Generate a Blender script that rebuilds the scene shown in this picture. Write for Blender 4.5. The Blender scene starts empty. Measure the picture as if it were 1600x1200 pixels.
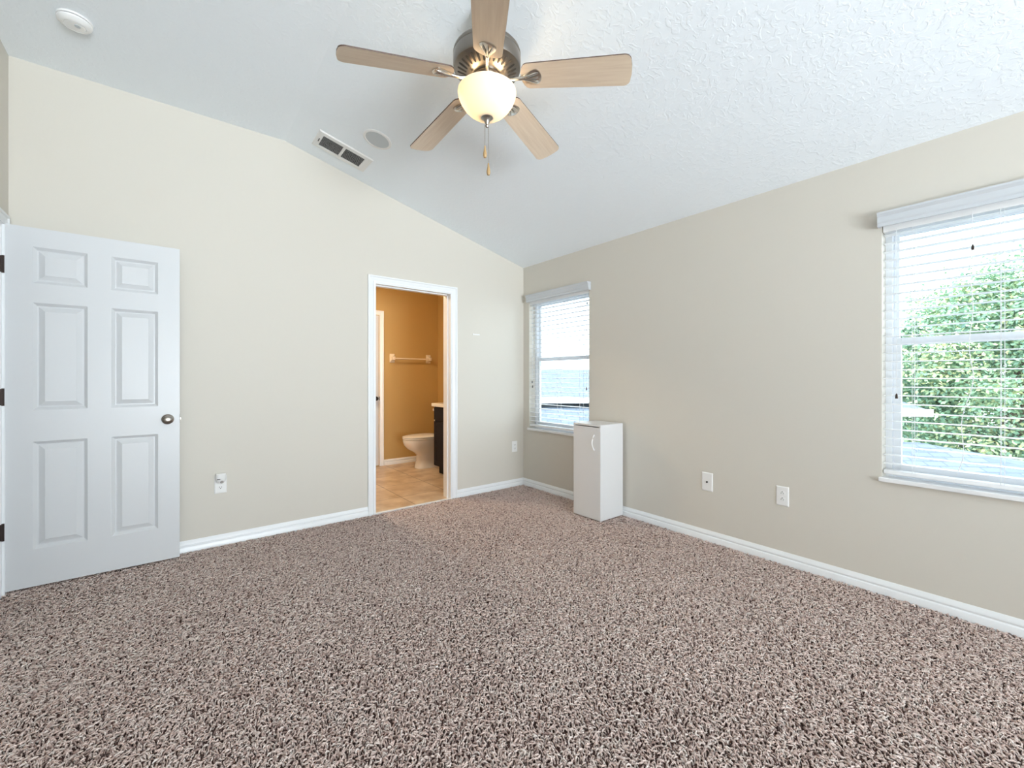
import bpy, math, random
import numpy as np
from mathutils import Vector, Matrix, Euler

random.seed(7)
PI = math.pi
C = bpy.context.scene.collection
sc = bpy.context.scene

# ------------------------------------------------------------------ camera
YF_ = -8.4
CX, CY, CH, FPX, YAW = -3.1007, -3.7171, 1.2, 668.6, 38.303
cam_d = bpy.data.cameras.new('camera')
cam = bpy.data.objects.new('camera', cam_d)
C.objects.link(cam)
cam.location = (CX, CY, CH)
cam.rotation_euler = (math.radians(90), 0, math.radians(-YAW))
cam_d.sensor_width = 36
cam_d.lens = FPX / 1600 * 36
cam_d.shift_y = -9.5 / 1600
cam_d.clip_start = 0.02
sc.camera = cam

# ------------------------------------------------------------------ world / view / lights
sc.view_settings.view_transform = 'Standard'
sc.view_settings.look = 'None'
sc.view_settings.gamma = 1
sc.view_settings.use_curve_mapping = False
sc.view_settings.exposure = 0.3
sc.cycles.max_bounces = 24
sc.cycles.diffuse_bounces = 12
sc.cycles.transparent_max_bounces = 24

w = bpy.data.worlds.new('sky')
sc.world = w
w.use_nodes = True
bg = w.node_tree.nodes['Background']
bg.inputs['Color'].default_value = (0.84, 0.93, 1.0, 1)
bg.inputs['Strength'].default_value = 4.4


def light(name, kind, loc, rot, energy, color, **kw):
    d = bpy.data.lights.new(name, kind)
    d.energy = energy
    d.color = color
    for k, v in kw.items():
        setattr(d, k, v)
    o = bpy.data.objects.new(name, d)
    C.objects.link(o)
    o.location = loc
    o.rotation_euler = rot
    return o


# high sun on the window side: it strikes the blinds' slats, which throw its light up and into the room
sun = light('sun', 'SUN', (0, 0, 8), (0, 0, 0), 8.0, (1.0, 0.97, 0.93), angle=0.03)
sun.rotation_euler = Vector((-0.38, 0.46, -0.80)).to_track_quat('-Z', 'Y').to_euler()
# portals: guide sky sampling to the openings, the rear one added for light (they give off no light of their own)
for (py_, pw) in ((-0.5375, 0.875), (-3.5595, 0.875)):
    po_ = light('window_portal', 'AREA', (0.17, py_, 1.354), (0, math.radians(90), 0), 1, (1, 1, 1), shape='RECTANGLE', size=1.41, size_y=pw)
    po_.data.cycles.is_portal = True
po_ = light('rear_opening_portal', 'AREA', (-2.2, YF_ - 0.14, 1.5), (math.radians(90), 0, 0), 1, (1, 1, 1), shape='RECTANGLE', size=2.0, size_y=1.2)
po_.data.cycles.is_portal = True
# fill lamp added at the unseen rear wall to brighten ceiling and walls
rear_fill = light('rear_fill_light', 'AREA', (-2.2, YF_ + 0.02, 0.9), (0, 0, 0), 174, (0.86, 0.94, 1.0), shape='RECTANGLE', size=2.8, size_y=1.5, spread=math.radians(100))
rear_fill.rotation_euler = Vector((0.06, 1, 0.57)).to_track_quat('-Z', 'Z').to_euler()


# ------------------------------------------------------------------ materials
def mat(name, color, rough=0.5, metal=0.0, spec=0.5, **kw):
    m = bpy.data.materials.new(name)
    m.use_nodes = True
    b = m.node_tree.nodes['Principled BSDF']
    b.inputs['Base Color'].default_value = (*color, 1)
    b.inputs['Roughness'].default_value = rough
    b.inputs['Metallic'].default_value = metal
    b.inputs['Specular IOR Level'].default_value = spec
    for k, v in kw.items():
        b.inputs[k].default_value = v
    return m


def N(m, t, **kw):
    n = m.node_tree.nodes.new(t)
    for k, v in kw.items():
        if k.startswith('_'):
            setattr(n, k[1:], v)
        else:
            n.inputs[k.replace('__', ' ')].default_value = v
    return n


def L(m, a, b):
    m.node_tree.links.new(a, b)


def bsdf(m):
    return m.node_tree.nodes['Principled BSDF']


def add_bump(m, scale, strength, dist=0.002, detail=3, kind='noise', rng=None):
    tc = N(m, 'ShaderNodeTexCoord')
    t = N(m, 'ShaderNodeTexNoise', Scale=scale, Detail=detail)
    L(m, tc.outputs['Object'], t.inputs['Vector'])
    out = t.outputs['Fac']
    if rng:
        mr = N(m, 'ShaderNodeMapRange', _interpolation_type='SMOOTHSTEP')
        mr.inputs['From Min'].default_value = rng[0]
        mr.inputs['From Max'].default_value = rng[1]
        L(m, out, mr.inputs['Value'])
        out = mr.outputs['Result']
    b = N(m, 'ShaderNodeBump', Strength=strength, Distance=dist)
    L(m, out, b.inputs['Height'])
    L(m, b.outputs['Normal'], bsdf(m).inputs['Normal'])
    return t


def noise_color(m, c1, c2, scale, detail=3, lo=0.35, hi=0.65, stretch=None, coord='Object'):
    tc = N(m, 'ShaderNodeTexCoord')
    t = N(m, 'ShaderNodeTexNoise', Scale=scale, Detail=detail)
    if stretch:
        mp = N(m, 'ShaderNodeMapping')
        mp.inputs['Scale'].default_value = stretch
        L(m, tc.outputs[coord], mp.inputs['Vector'])
        L(m, mp.outputs['Vector'], t.inputs['Vector'])
    else:
        L(m, tc.outputs[coord], t.inputs['Vector'])
    r = N(m, 'ShaderNodeValToRGB')
    r.color_ramp.elements[0].position = lo
    r.color_ramp.elements[0].color = (*c1, 1)
    r.color_ramp.elements[1].position = hi
    r.color_ramp.elements[1].color = (*c2, 1)
    L(m, t.outputs['Fac'], r.inputs['Fac'])
    L(m, r.outputs['Color'], bsdf(m).inputs['Base Color'])
    return r


M = {}
M['wall'] = mat('wall_paint', (0.66, 0.628, 0.562), 0.55, spec=0.3)
add_bump(M['wall'], 60, 0.10, 0.002)
M['ochre'] = mat('ochre_paint', (0.53, 0.355, 0.135), 0.5)
add_bump(M['ochre'], 60, 0.12, 0.002)
M['white_plain'] = mat('hall_paint', (0.7, 0.66, 0.57), 0.6)
# knockdown textured ceiling
M['ceiling'] = mat('ceiling_paint', (0.885, 0.94, 0.985), 0.6, spec=0.3)
mm = M['ceiling']
tc = N(mm, 'ShaderNodeTexCoord')
t1 = N(mm, 'ShaderNodeTexNoise', Scale=26, Detail=2, Distortion=1.2)
t2 = N(mm, 'ShaderNodeTexNoise', Scale=70, Detail=3)
L(mm, tc.outputs['Object'], t1.inputs['Vector'])
L(mm, tc.outputs['Object'], t2.inputs['Vector'])
mr = N(mm, 'ShaderNodeMapRange', _interpolation_type='SMOOTHSTEP')
mr.inputs['From Min'].default_value = 0.50
mr.inputs['From Max'].default_value = 0.60
L(mm, t1.outputs['Fac'], mr.inputs['Value'])
ad = N(mm, 'ShaderNodeMath', _operation='MULTIPLY_ADD')
ad.inputs[1].default_value = 0.35
L(mm, t2.outputs['Fac'], ad.inputs[0])
L(mm, mr.outputs['Result'], ad.inputs[2])
bu = N(mm, 'ShaderNodeBump', Strength=0.27, Distance=0.003)
L(mm, ad.outputs[0], bu.inputs['Height'])
L(mm, bu.outputs['Normal'], bsdf(mm).inputs['Normal'])

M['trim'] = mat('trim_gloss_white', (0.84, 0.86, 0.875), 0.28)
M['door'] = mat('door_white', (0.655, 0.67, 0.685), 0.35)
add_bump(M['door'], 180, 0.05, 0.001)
M['vinyl'] = mat('vinyl_white', (0.82, 0.85, 0.89), 0.35)
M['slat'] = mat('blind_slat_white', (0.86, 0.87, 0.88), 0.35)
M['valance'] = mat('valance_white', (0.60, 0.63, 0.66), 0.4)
M['cord'] = mat('cord_white', (0.78, 0.79, 0.80), 0.7)
M['plate'] = mat('plate_white', (0.84, 0.84, 0.83), 0.3)
M['dark'] = mat('dark_slot', (0.02, 0.018, 0.016), 0.6)
M['nickel'] = mat('brushed_nickel', (0.36, 0.325, 0.29), 0.28, 1.0)
M['nickel_light'] = mat('polished_nickel', (0.66, 0.62, 0.56), 0.24, 1.0)
M['nickel_housing'] = mat('satin_nickel_housing', (0.25, 0.225, 0.20), 0.3, 1.0)
M['nickel_dark'] = mat('dark_nickel', (0.22, 0.20, 0.18), 0.3, 1.0)
M['hinge'] = mat('dark_bronze_metal', (0.06, 0.045, 0.04), 0.4, 0.8)
M['cab'] = mat('white_melamine', (0.72, 0.72, 0.72), 0.4)
M['cab_edge'] = mat('white_edge_band', (0.86, 0.86, 0.86), 0.4)
M['marble'] = mat('sill_marble', (0.82, 0.83, 0.83), 0.25)
noise_color(M['marble'], (0.78, 0.79, 0.80), (0.86, 0.86, 0.86), 6)
M['blade'] = mat('blade_wood', (0.6, 0.48, 0.36), 0.42)
noise_color(M['blade'], (0.66, 0.52, 0.39), (0.74, 0.61, 0.47), 9, 4, 0.3, 0.7, stretch=(0.6, 9, 9))
M['blade_edge'] = mat('blade_edge', (0.10, 0.06, 0.045), 0.5)
M['fob'] = mat('wood_fob', (0.42, 0.27, 0.12), 0.4)
M['porcelain'] = mat('porcelain', (0.80, 0.78, 0.74), 0.12)
M['espresso'] = mat('espresso_wood', (0.010, 0.005, 0.006), 0.6, spec=0.25)
M['counter'] = mat('cultured_marble', (0.84, 0.80, 0.72), 0.2)
M['ceramic'] = mat('cream_ceramic', (0.80, 0.70, 0.55), 0.2)
M['grille'] = mat('speaker_grille', (0.56, 0.60, 0.62), 0.7)
add_bump(M['grille'], 500, 0.4, 0.001, 1)
M['vent'] = mat('register_enamel', (0.82, 0.82, 0.80), 0.4)

# frosted alabaster bowl
m = bpy.data.materials.new('frosted_glass')
m.use_nodes = True
nt = m.node_tree
nt.nodes.clear()
out = nt.nodes.new('ShaderNodeOutputMaterial')
tr = nt.nodes.new('ShaderNodeBsdfTranslucent')
tr.inputs['Color'].default_value = (0.95, 0.90, 0.80, 1)
df = nt.nodes.new('ShaderNodeBsdfDiffuse')
df.inputs['Color'].default_value = (0.9, 0.87, 0.80, 1)
gl = nt.nodes.new('ShaderNodeBsdfGlossy')
gl.inputs['Roughness'].default_value = 0.25
m1 = nt.nodes.new('ShaderNodeMixShader')
m1.inputs[0].default_value = 0.5
m2 = nt.nodes.new('ShaderNodeMixShader')
m2.inputs[0].default_value = 0.06
nt.links.new(tr.outputs[0], m1.inputs[1])
nt.links.new(df.outputs[0], m1.inputs[2])
nt.links.new(m1.outputs[0], m2.inputs[1])
nt.links.new(gl.outputs[0], m2.inputs[2])
nt.links.new(m2.outputs[0], out.inputs['Surface'])
M['bowl'] = m

# window glass: clear with a fresnel sheen
m = bpy.data.materials.new('window_glass')
m.use_nodes = True
nt = m.node_tree
nt.nodes.clear()
out = nt.nodes.new('ShaderNodeOutputMaterial')
tp = nt.nodes.new('ShaderNodeBsdfTransparent')
tp.inputs['Color'].default_value = (0.93, 0.97, 0.98, 1)
gl = nt.nodes.new('ShaderNodeBsdfGlossy')
gl.inputs['Roughness'].default_value = 0.02
fr = nt.nodes.new('ShaderNodeFresnel')
fr.inputs['IOR'].default_value = 1.25
mx = nt.nodes.new('ShaderNodeMixShader')
nt.links.new(fr.outputs[0], mx.inputs[0])
nt.links.new(tp.outputs[0], mx.inputs[1])
nt.links.new(gl.outputs[0], mx.inputs[2])
nt.links.new(mx.outputs[0], out.inputs['Surface'])
M['glass'] = m

# carpet fibre: tone attribute per tuft
m = mat('carpet_fibre', (0.4, 0.3, 0.26), 0.95, spec=0.1)
at = N(m, 'ShaderNodeAttribute', _attribute_name='tone')
r = N(m, 'ShaderNodeValToRGB')
e = r.color_ramp.elements
e[0].position = 0.0
e[0].color = (0.24, 0.17, 0.15, 1)
e[1].position = 1.0
e[1].color = (0.88, 0.79, 0.73, 1)
x = e.new(0.16)
x.color = (0.46, 0.33, 0.29, 1)
x = e.new(0.5)
x.color = (0.72, 0.565, 0.51, 1)
L(m, at.outputs['Fac'], r.inputs['Fac'])
L(m, r.outputs['Color'], bsdf(m).inputs['Base Color'])
M['carpet'] = m
M['shaded_backing'] = mat('carpet_backing_shaded', (0.10, 0.06, 0.052), 0.95, spec=0.1)  # colour darkened so the gaps between tufts look shaded

# bathroom tile
m = mat('bath_tile', (0.6, 0.47, 0.32), 0.3)
tc = N(m, 'ShaderNodeTexCoord')
mp = N(m, 'ShaderNodeMapping')
mp.inputs['Location'].default_value = (1.30, 0.10, 0)
L(m, tc.outputs['Object'], mp.inputs['Vector'])
bt = N(m, 'ShaderNodeTexBrick', Scale=1.0, _offset=0.0)
bt.inputs['Brick Width'].default_value = 0.48
bt.inputs['Row Height'].default_value = 0.48
bt.inputs['Mortar Size'].default_value = 0.004
bt.inputs['Mortar'].default_value = (0.22, 0.15, 0.09, 1)
L(m, mp.outputs['Vector'], bt.inputs['Vector'])
ns = N(m, 'ShaderNodeTexNoise', Scale=5, Detail=5)
L(m, tc.outputs['Object'], ns.inputs['Vector'])
r = N(m, 'ShaderNodeValToRGB')
r.color_ramp.elements[0].position = 0.35
r.color_ramp.elements[0].color = (0.46, 0.32, 0.19, 1)
r.color_ramp.elements[1].position = 0.65
r.color_ramp.elements[1].color = (0.68, 0.54, 0.38, 1)
L(m, ns.outputs['Fac'], r.inputs['Fac'])
L(m, r.outputs['Color'], bt.inputs['Color1'])
L(m, r.outputs['Color'], bt.inputs['Color2'])
L(m, bt.outputs['Color'], bsdf(m).inputs['Base Color'])
M['tile'] = m

# shingles
m = mat('shingle', (0.4, 0.44, 0.5), 0.9)
tc = N(m, 'ShaderNodeTexCoord')
bt = N(m, 'ShaderNodeTexBrick', Scale=1.0)
bt.inputs['Brick Width'].default_value = 0.32
bt.inputs['Row Height'].default_value = 0.16
bt.inputs['Mortar Size'].default_value = 0.012
bt.inputs['Color1'].default_value = (0.08, 0.105, 0.14, 1)
bt.inputs['Color2'].default_value = (0.12, 0.145, 0.185, 1)
bt.inputs['Mortar'].default_value = (0.055, 0.07, 0.10, 1)
L(m, tc.outputs['Object'], bt.inputs['Vector'])
L(m, bt.outputs['Color'], bsdf(m).inputs['Base Color'])
M['shingle'] = m
M['siding'] = mat('pale_blue_siding', (0.20, 0.31, 0.42), 0.8)
M['fascia'] = mat('white_fascia', (0.6, 0.61, 0.63), 0.6)
M['leaf'] = mat('leaf', (0.2, 0.35, 0.15), 0.6)
m = M['leaf']
at = N(m, 'ShaderNodeAttribute', _attribute_name='tone')
r = N(m, 'ShaderNodeValToRGB')
e = r.color_ramp.elements
e[0].color = (0.14, 0.25, 0.20, 1)
e[1].color = (0.66, 0.64, 0.32, 1)
x = e.new(0.55)
x.color = (0.27, 0.42, 0.26, 1)
L(m, at.outputs['Fac'], r.inputs['Fac'])
L(m, r.outputs['Color'], bsdf(m).inputs['Base Color'])
bsdf(m).inputs['Transmission Weight'].default_value = 0.0
M['bark'] = mat('bark', (0.25, 0.19, 0.15), 0.9)
M['grass'] = mat('pavement', (0.16, 0.26, 0.10), 0.95)
noise_color(M['grass'], (0.22, 0.22, 0.21), (0.3, 0.3, 0.28), 3)


# ------------------------------------------------------------------ mesh helpers
class MB:
    def __init__(self):
        self.v, self.f, self.mi = [], [], []

    def add(self, verts, faces, mi=0):
        o = len(self.v)
        self.v += [tuple(v) for v in verts]
        self.f += [tuple(i + o for i in f) for f in faces]
        self.mi += [mi] * len(faces)
        return self

    def box(self, x0, x1, y0, y1, z0, z1, mi=0):
        x0, x1 = min(x0, x1), max(x0, x1)
        y0, y1 = min(y0, y1), max(y0, y1)
        z0, z1 = min(z0, z1), max(z0, z1)
        v = [(x0, y0, z0), (x1, y0, z0), (x1, y1, z0), (x0, y1, z0),
             (x0, y0, z1), (x1, y0, z1), (x1, y1, z1), (x0, y1, z1)]
        f = [(0, 3, 2, 1), (4, 5, 6, 7), (0, 1, 5, 4), (1, 2, 6, 5), (2, 3, 7, 6), (3, 0, 4, 7)]
        return self.add(v, f, mi)

    def prism(self, poly, fn, a, b, mi=0):
        """poly of 2D points; fn(p, t) -> 3D; extruded from t=a to t=b"""
        n = len(poly)
        v = [fn(p, a) for p in poly] + [fn(p, b) for p in poly]
        f = [tuple(range(n - 1, -1, -1)), tuple(range(n, 2 * n))]
        f += [(i, (i + 1) % n, n + (i + 1) % n, n + i) for i in range(n)]
        return self.add(v, f, mi)

    def lathe(self, prof, c=(0, 0, 0), seg=32, mi=0, caps=True):
        """prof: list of (r, z)"""
        v, f = [], []
        for (r, z) in prof:
            for k in range(seg):
                a = 2 * PI * k / seg
                v.append((c[0] + r * math.cos(a), c[1] + r * math.sin(a), c[2] + z))
        n = len(prof)
        for i in range(n - 1):
            for k in range(seg):
                k2 = (k + 1) % seg
                f.append((i * seg + k, i * seg + k2, (i + 1) * seg + k2, (i + 1) * seg + k))
        if caps:
            f.append(tuple(range(seg - 1, -1, -1)))
            f.append(tuple((n - 1) * seg + k for k in range(seg)))
        return self.add(v, f, mi)

    def loft(self, rings, mi=0, caps=True, closed=True):
        n = len(rings[0])
        v = [p for r in rings for p in r]
        f = []
        for i in range(len(rings) - 1):
            for k in range(n if closed else n - 1):
                k2 = (k + 1) % n
                f.append((i * n + k, i * n + k2, (i + 1) * n + k2, (i + 1) * n + k))
        if caps:
            f.append(tuple(range(n - 1, -1, -1)))
            f.append(tuple((len(rings) - 1) * n + k for k in range(n)))
        return self.add(v, f, mi)

    def tube(self, pts, r, seg=8, mi=0):
        pts = [Vector(p) for p in pts]
        rs = r if isinstance(r, (list, tuple)) else [r] * len(pts)
        rings = []
        for i, p in enumerate(pts):
            d = (pts[min(i + 1, len(pts) - 1)] - pts[max(i - 1, 0)]).normalized()
            up = Vector((0, 0, 1)) if abs(d.z) < 0.9 else Vector((1, 0, 0))
            s = d.cross(up).normalized()
            u = s.cross(d).normalized()
            rings.append([tuple(p + (s * math.cos(2 * PI * k / seg) + u * math.sin(2 * PI * k / seg)) * rs[i])
                          for k in range(seg)])
        return self.loft(rings, mi)

    def build(self, name, mats, parent=None, smooth=False, bevel=0, loc=None, segs=2):
        me = bpy.data.meshes.new(name)
        me.from_pydata(self.v, [], self.f)
        mats = mats if isinstance(mats, (list, tuple)) else [mats]
        for mt in mats:
            me.materials.append(mt)
        me.polygons.foreach_set('material_index', self.mi)
        me.validate()
        import bmesh
        b = bmesh.new()
        b.from_mesh(me)
        bmesh.ops.recalc_face_normals(b, faces=b.faces)
        b.to_mesh(me)
        b.free()
        if smooth:
            me.polygons.foreach_set('use_smooth', [True] * len(me.polygons))
            try:
                me.set_sharp_from_angle(angle=math.radians(38))
            except Exception:
                pass
        me.update()
        o = bpy.data.objects.new(name, me)
        C.objects.link(o)
        if parent:
            o.parent = parent
        if loc:
            o.location = loc
        if bevel:
            bv = o.modifiers.new('bevel', 'BEVEL')
            bv.width = bevel
            bv.segments = segs
            bv.limit_method = 'ANGLE'
            bv.angle_limit = math.radians(35)
        return o


def tag(o, label, cat, group=None, kind=None):
    if label:
        o['label'] = label
    if cat:
        o['category'] = cat
    if group:
        o['group'] = group
    if kind:
        o['kind'] = kind
    return o


def thing(name, label, cat, loc=(0, 0, 0), rot=(0, 0, 0), group=None, kind=None):
    o = bpy.data.objects.new(name, None)
    C.objects.link(o)
    o.location = loc
    o.rotation_euler = rot
    return tag(o, label, cat, group, kind)


# ------------------------------------------------------------------ room constants
XL = -3.846          # left wall inner face
YF = -8.4            # wall behind the camera
HL, HH, XC = 2.441, 3.05, -2.4227
WT = 0.13
FB = -0.014          # floor slab top (under the pile)
SL = (HH - HL) / (-XC)
ALPHA = math.atan(SL)


def ceil_z(x):
    return HL - SL * x if x > XC else HH


# floor
b = MB().box(XL - 0.02, 0.02, YF - 0.1, 0.0, FB - 0.12, FB)
tag(b.build('floor', M['shaded_backing']), 'bedroom floor under the brown carpet', 'floor', kind='structure')

# ceiling (flat part + slope down to the right wall), a slab
poly = [(XL - 0.15, HH), (XC, HH), (0.2, ceil_z(0) - SL * 0.2), (0.2, ceil_z(0) + 0.25), (XC, HH + 0.2), (XL - 0.15, HH + 0.2)]
b = MB()
fl = lambda p, t: (p[0], t, p[1])
b.prism([poly[0], poly[1], poly[4], poly[5]], fl, YF - 0.3, WT + 0.0)
b.prism([poly[1], poly[2], poly[3], poly[4]], fl, YF - 0.3, WT + 0.0)
tag(b.build('ceiling', M['ceiling']), 'white textured vaulted ceiling sloping down to the window wall', 'ceiling', kind='structure')

# back wall with the bathroom doorway
DX0, DX1, DH = -1.714, -0.934, 2.045


def wall_back_piece(b, y0, y1, top=True):
    zt = lambda x: (ceil_z(x) + 0.02) if top else 2.44
    b.prism([(XL - 0.1, FB), (DX0, FB), (DX0, zt(DX0)), (XC, zt(XC)), (XL - 0.1, zt(XC))], fl, y0, y1)
    b.prism([(DX0, DH), (DX1, DH), (DX1, zt(DX1)), (DX0, zt(DX0))], fl, y0, y1)
    b.prism([(DX1, FB), (0.0, FB), (0.0, zt(0)), (DX1, zt(DX1))], fl, y0, y1)


b = MB()
wall_back_piece(b, 0, 0.105)
tag(b.build('wall_back', M['wall']), 'cream painted gable wall with the bathroom doorway', 'wall', kind='structure')

# window openings in the right wall
WINS = [(-0.100, -0.975), (-3.122, -3.997)]
WZ0, WZ1 = 0.648, 2.060
RT = 0.155


def right_wall(b):
    ys = [0.105, WINS[0][0], WINS[0][1], WINS[1][0], WINS[1][1], YF - 0.1]
    zt = HL + 0.02
    for i in range(5):
        y0, y1 = ys[i], ys[i + 1]
        if i in (1, 3):
            b.box(0, RT, y0, y1, FB, WZ0 - 0.02)
            b.box(0, RT, y0, y1, WZ1, zt)
        else:
            b.box(0, RT, y0, y1, FB, zt)


b = MB()
right_wall(b)
tag(b.build('wall_right', M['wall']), 'long cream wall with two blind covered windows', 'wall', kind='structure')

# left wall with the open doorway
LD0, LD1, LDH = -0.122, -0.892, 2.05
b = MB()
b.box(XL - 0.12, XL, LD0, 0.0, FB, HH + 0.02)
b.box(XL - 0.12, XL, LD0, LD1, LDH, HH + 0.02)
b.box(XL - 0.12, XL, LD1, YF - 0.1, FB, HH + 0.02)
tag(b.build('wall_left', M['wall']), 'cream wall at the left edge behind the door hinges', 'wall', kind='structure')

# wall behind the camera with a wide unseen opening added to let in light
b = MB()
zt = lambda x: ceil_z(x) + 0.02
BW0, BW1, BZ0, BZ1 = -3.2, -1.2, 0.9, 2.1
b.prism([(XL - 0.1, FB), (BW0, FB), (BW0, HH + 0.02), (XL - 0.1, HH + 0.02)], fl, YF - 0.12, YF)
b.prism([(BW0, FB), (BW1, FB), (BW1, BZ0), (BW0, BZ0)], fl, YF - 0.12, YF)
b.prism([(BW0, BZ1), (BW1, BZ1), (BW1, zt(BW1)), (XC, HH + 0.02), (BW0, HH + 0.02)], fl, YF - 0.12, YF)
b.prism([(BW1, FB), (0, FB), (0, zt(0)), (BW1, zt(BW1))], fl, YF - 0.12, YF)
tag(b.build('wall_front', M['wall']), 'cream wall behind the viewer around a wide opening added for light', 'wall', kind='structure')

# hallway beyond the open door
b = MB()
b.box(XL - 1.4, XL - 1.3, -2.0, 0.6, FB, 2.5)
b.box(XL - 1.3, XL - 0.12, 0.5, 0.6, FB, 2.5)
b.box(XL - 1.3, XL - 0.12, -2.1, -2.0, FB, 2.5)
b.box(XL - 1.4, XL - 0.12, -2.1, 0.6, 2.45, 2.55)
tag(b.build('wall_hallway', M['white_plain']), 'hallway walls beyond the open bedroom door', 'wall', kind='structure')
b = MB().box(XL - 1.4, XL - 0.021, -2.1, 0.6, FB - 0.1, FB)
tag(b.build('floor_hallway', M['shaded_backing']), 'hallway floor beyond the open bedroom door', 'floor', kind='structure')

# ------------------------------------------------------------------ bathroom shell
BY = 2.0
b = MB()
wall_back_piece(b, 0.105, WT, top=False)
b.v = [(max(v[0], -2.5), v[1], min(v[2], 2.44)) for v in b.v]
tag(b.build('wall_bathroom_front', M['ochre']), 'ochre bathroom side of the doorway wall', 'wall', kind='structure')
b = MB().box(-2.6, 0.2, BY, BY + 0.12, FB, 2.5)
tag(b.build('wall_bathroom_back', M['ochre']), 'ochre bathroom wall carrying the towel bar', 'wall', kind='structure')
b = MB().box(0.0, 0.16, WT, BY, FB, 2.5)
tag(b.build('wall_bathroom_right', M['ochre']), 'ochre bathroom wall behind toilet and vanity', 'wall', kind='structure')
b = MB().box(-2.6, -2.5, WT, BY, FB, 2.5)
tag(b.build('wall_bathroom_left', M['ochre']), 'ochre bathroom wall left of the doorway, out of view', 'wall', kind='structure')
b = MB().box(-2.6, 0.16, WT, BY + 0.12, 2.44, 2.56)
tag(b.build('ceiling_bathroom', M['ceiling']), 'white flat bathroom ceiling', 'ceiling', kind='structure')
b = MB().box(-2.6, 0.16, 0.03, BY + 0.12, FB - 0.12, -0.004)
tag(b.build('floor_bathroom', M['tile']), 'beige stone-look tile bathroom floor', 'floor', kind='structure')


# ------------------------------------------------------------------ trim: baseboards, casings
BASE = [(0, FB), (0.016, FB), (0.016, 0.030), (0.013, 0.035), (0.008, 0.037), (0.0075, 0.043), (0.012, 0.046), (0.012, 0.050), (0.0085, 0.058), (0.006, 0.066), (0.002, 0.0745), (0, 0.0745)]


def base_back(b, x0, x1, y=0.0, s=-1):
    b.prism(BASE, lambda p, t: (t, y + s * p[0], p[1]), x0, x1)


def base_side(b, y0, y1, x=0.0, s=-1):
    b.prism(BASE, lambda p, t: (x + s * p[0], t, p[1]), y0, y1)


CW = 0.0585
CAS = [(0, 0), (CW, 0), (CW, 0.019), (CW - 0.007, 0.0205), (CW - 0.012, 0.0185), (CW - 0.016, 0.0125), (CW - 0.024, 0.0115), (0.026, 0.0095), (0.016, 0.0065), (0.011, 0.0065), (0.009, 0.011), (0, 0.011)]
# CAS: (distance outward from opening edge, thickness off the wall)


def casing(b, o0, o1, top, fn, z0=FB):
    """picture-frame casing with mitred corners; fn(h, z, off) -> 3D; o0<o1 opening edges"""
    n = len(CAS)
    for side, e in ((-1, o0), (1, o1)):
        r0 = [fn(e + side * d, z0, t) for d, t in CAS]
        r1 = [fn(e + side * d, top + d, t) for d, t in CAS]
        b.loft([r0, r1])
    r0 = [fn(o0 - d, top + d, t) for d, t in CAS]
    r1 = [fn(o1 + d, top + d, t) for d, t in CAS]
    b.loft([r0, r1])


b = MB()
base_back(b, XL, DX0 - CW)
base_back(b, DX1 + CW, 0.0)
tag(b.build('baseboard_back', M['trim'], smooth=True), 'white moulded baseboard along the doorway wall', 'baseboard', kind='structure')
b = MB()
base_side(b, YF, -0.0)
tag(b.build('baseboard_right', M['trim'], smooth=True), 'white moulded baseboard along the window wall', 'baseboard', kind='structure')
b = MB()
base_side(b, YF, LD1 - CW, XL, 1)
tag(b.build('baseboard_left', M['trim'], smooth=True), 'white moulded baseboard on the left wall', 'baseboard', kind='structure')
b = MB()
base_back(b, -0.835, 0.0, BY)
tag(b.build('baseboard_bathroom', M['trim'], smooth=True), 'white baseboard under the towel bar in the bathroom', 'baseboard', kind='structure')

# bathroom doorway casing + jamb
b = MB()
casing(b, DX0, DX1, DH, lambda h, z, t: (h, -t, z))
tag(b.build('trim_1', M['trim'], smooth=True), 'white moulded casing around the bathroom doorway', 'door casing', kind='structure')
b = MB()
JT = 0.012
b.box(DX0, DX0 + JT, -0.008, WT + 0.008, FB, DH)
b.box(DX1 - JT, DX1, -0.008, WT + 0.008, FB, DH)
b.box(DX0 + JT, DX1 - JT, -0.008, WT + 0.008, DH - JT, DH)
b.box(DX0 + JT, DX0 + JT + 0.009, 0.045, 0.075, FB, DH - JT)
b.box(DX1 - JT - 0.009, DX1 - JT, 0.045, 0.075, FB, DH - JT)
b.box(DX0 + JT, DX1 - JT, 0.045, 0.075, DH - JT - 0.009, DH - JT)
tag(b.build('trim_2', M['trim']), 'white jamb lining inside the bathroom doorway', 'door jamb', kind='structure')
b = MB().box(DX0 + JT, DX1 - JT, -0.006, 0.03, FB, 0.002)
tag(b.build('trim_3', M['marble'], bevel=0.002), 'pale threshold strip between carpet and bathroom tile', 'threshold', kind='structure')

# left doorway casing + jamb
b = MB()
casing(b, LD1, LD0, LDH, lambda h, z, t: (XL + t, h, z))
tag(b.build('trim_4', M['trim'], smooth=True), 'white casing corner above the open bedroom door', 'door casing', kind='structure')
b = MB()
b.box(XL - 0.125, XL + 0.0, LD0 - 0.012, LD0, FB, LDH)
b.box(XL - 0.125, XL + 0.0, LD1, LD1 + 0.012, FB, LDH)
b.box(XL - 0.125, XL + 0.0, LD1 + 0.012, LD0 - 0.012, LDH - 0.012, LDH)
tag(b.build('trim_5', M['trim']), 'white jamb of the bedroom doorway at the left edge', 'door jamb', kind='structure')


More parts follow.
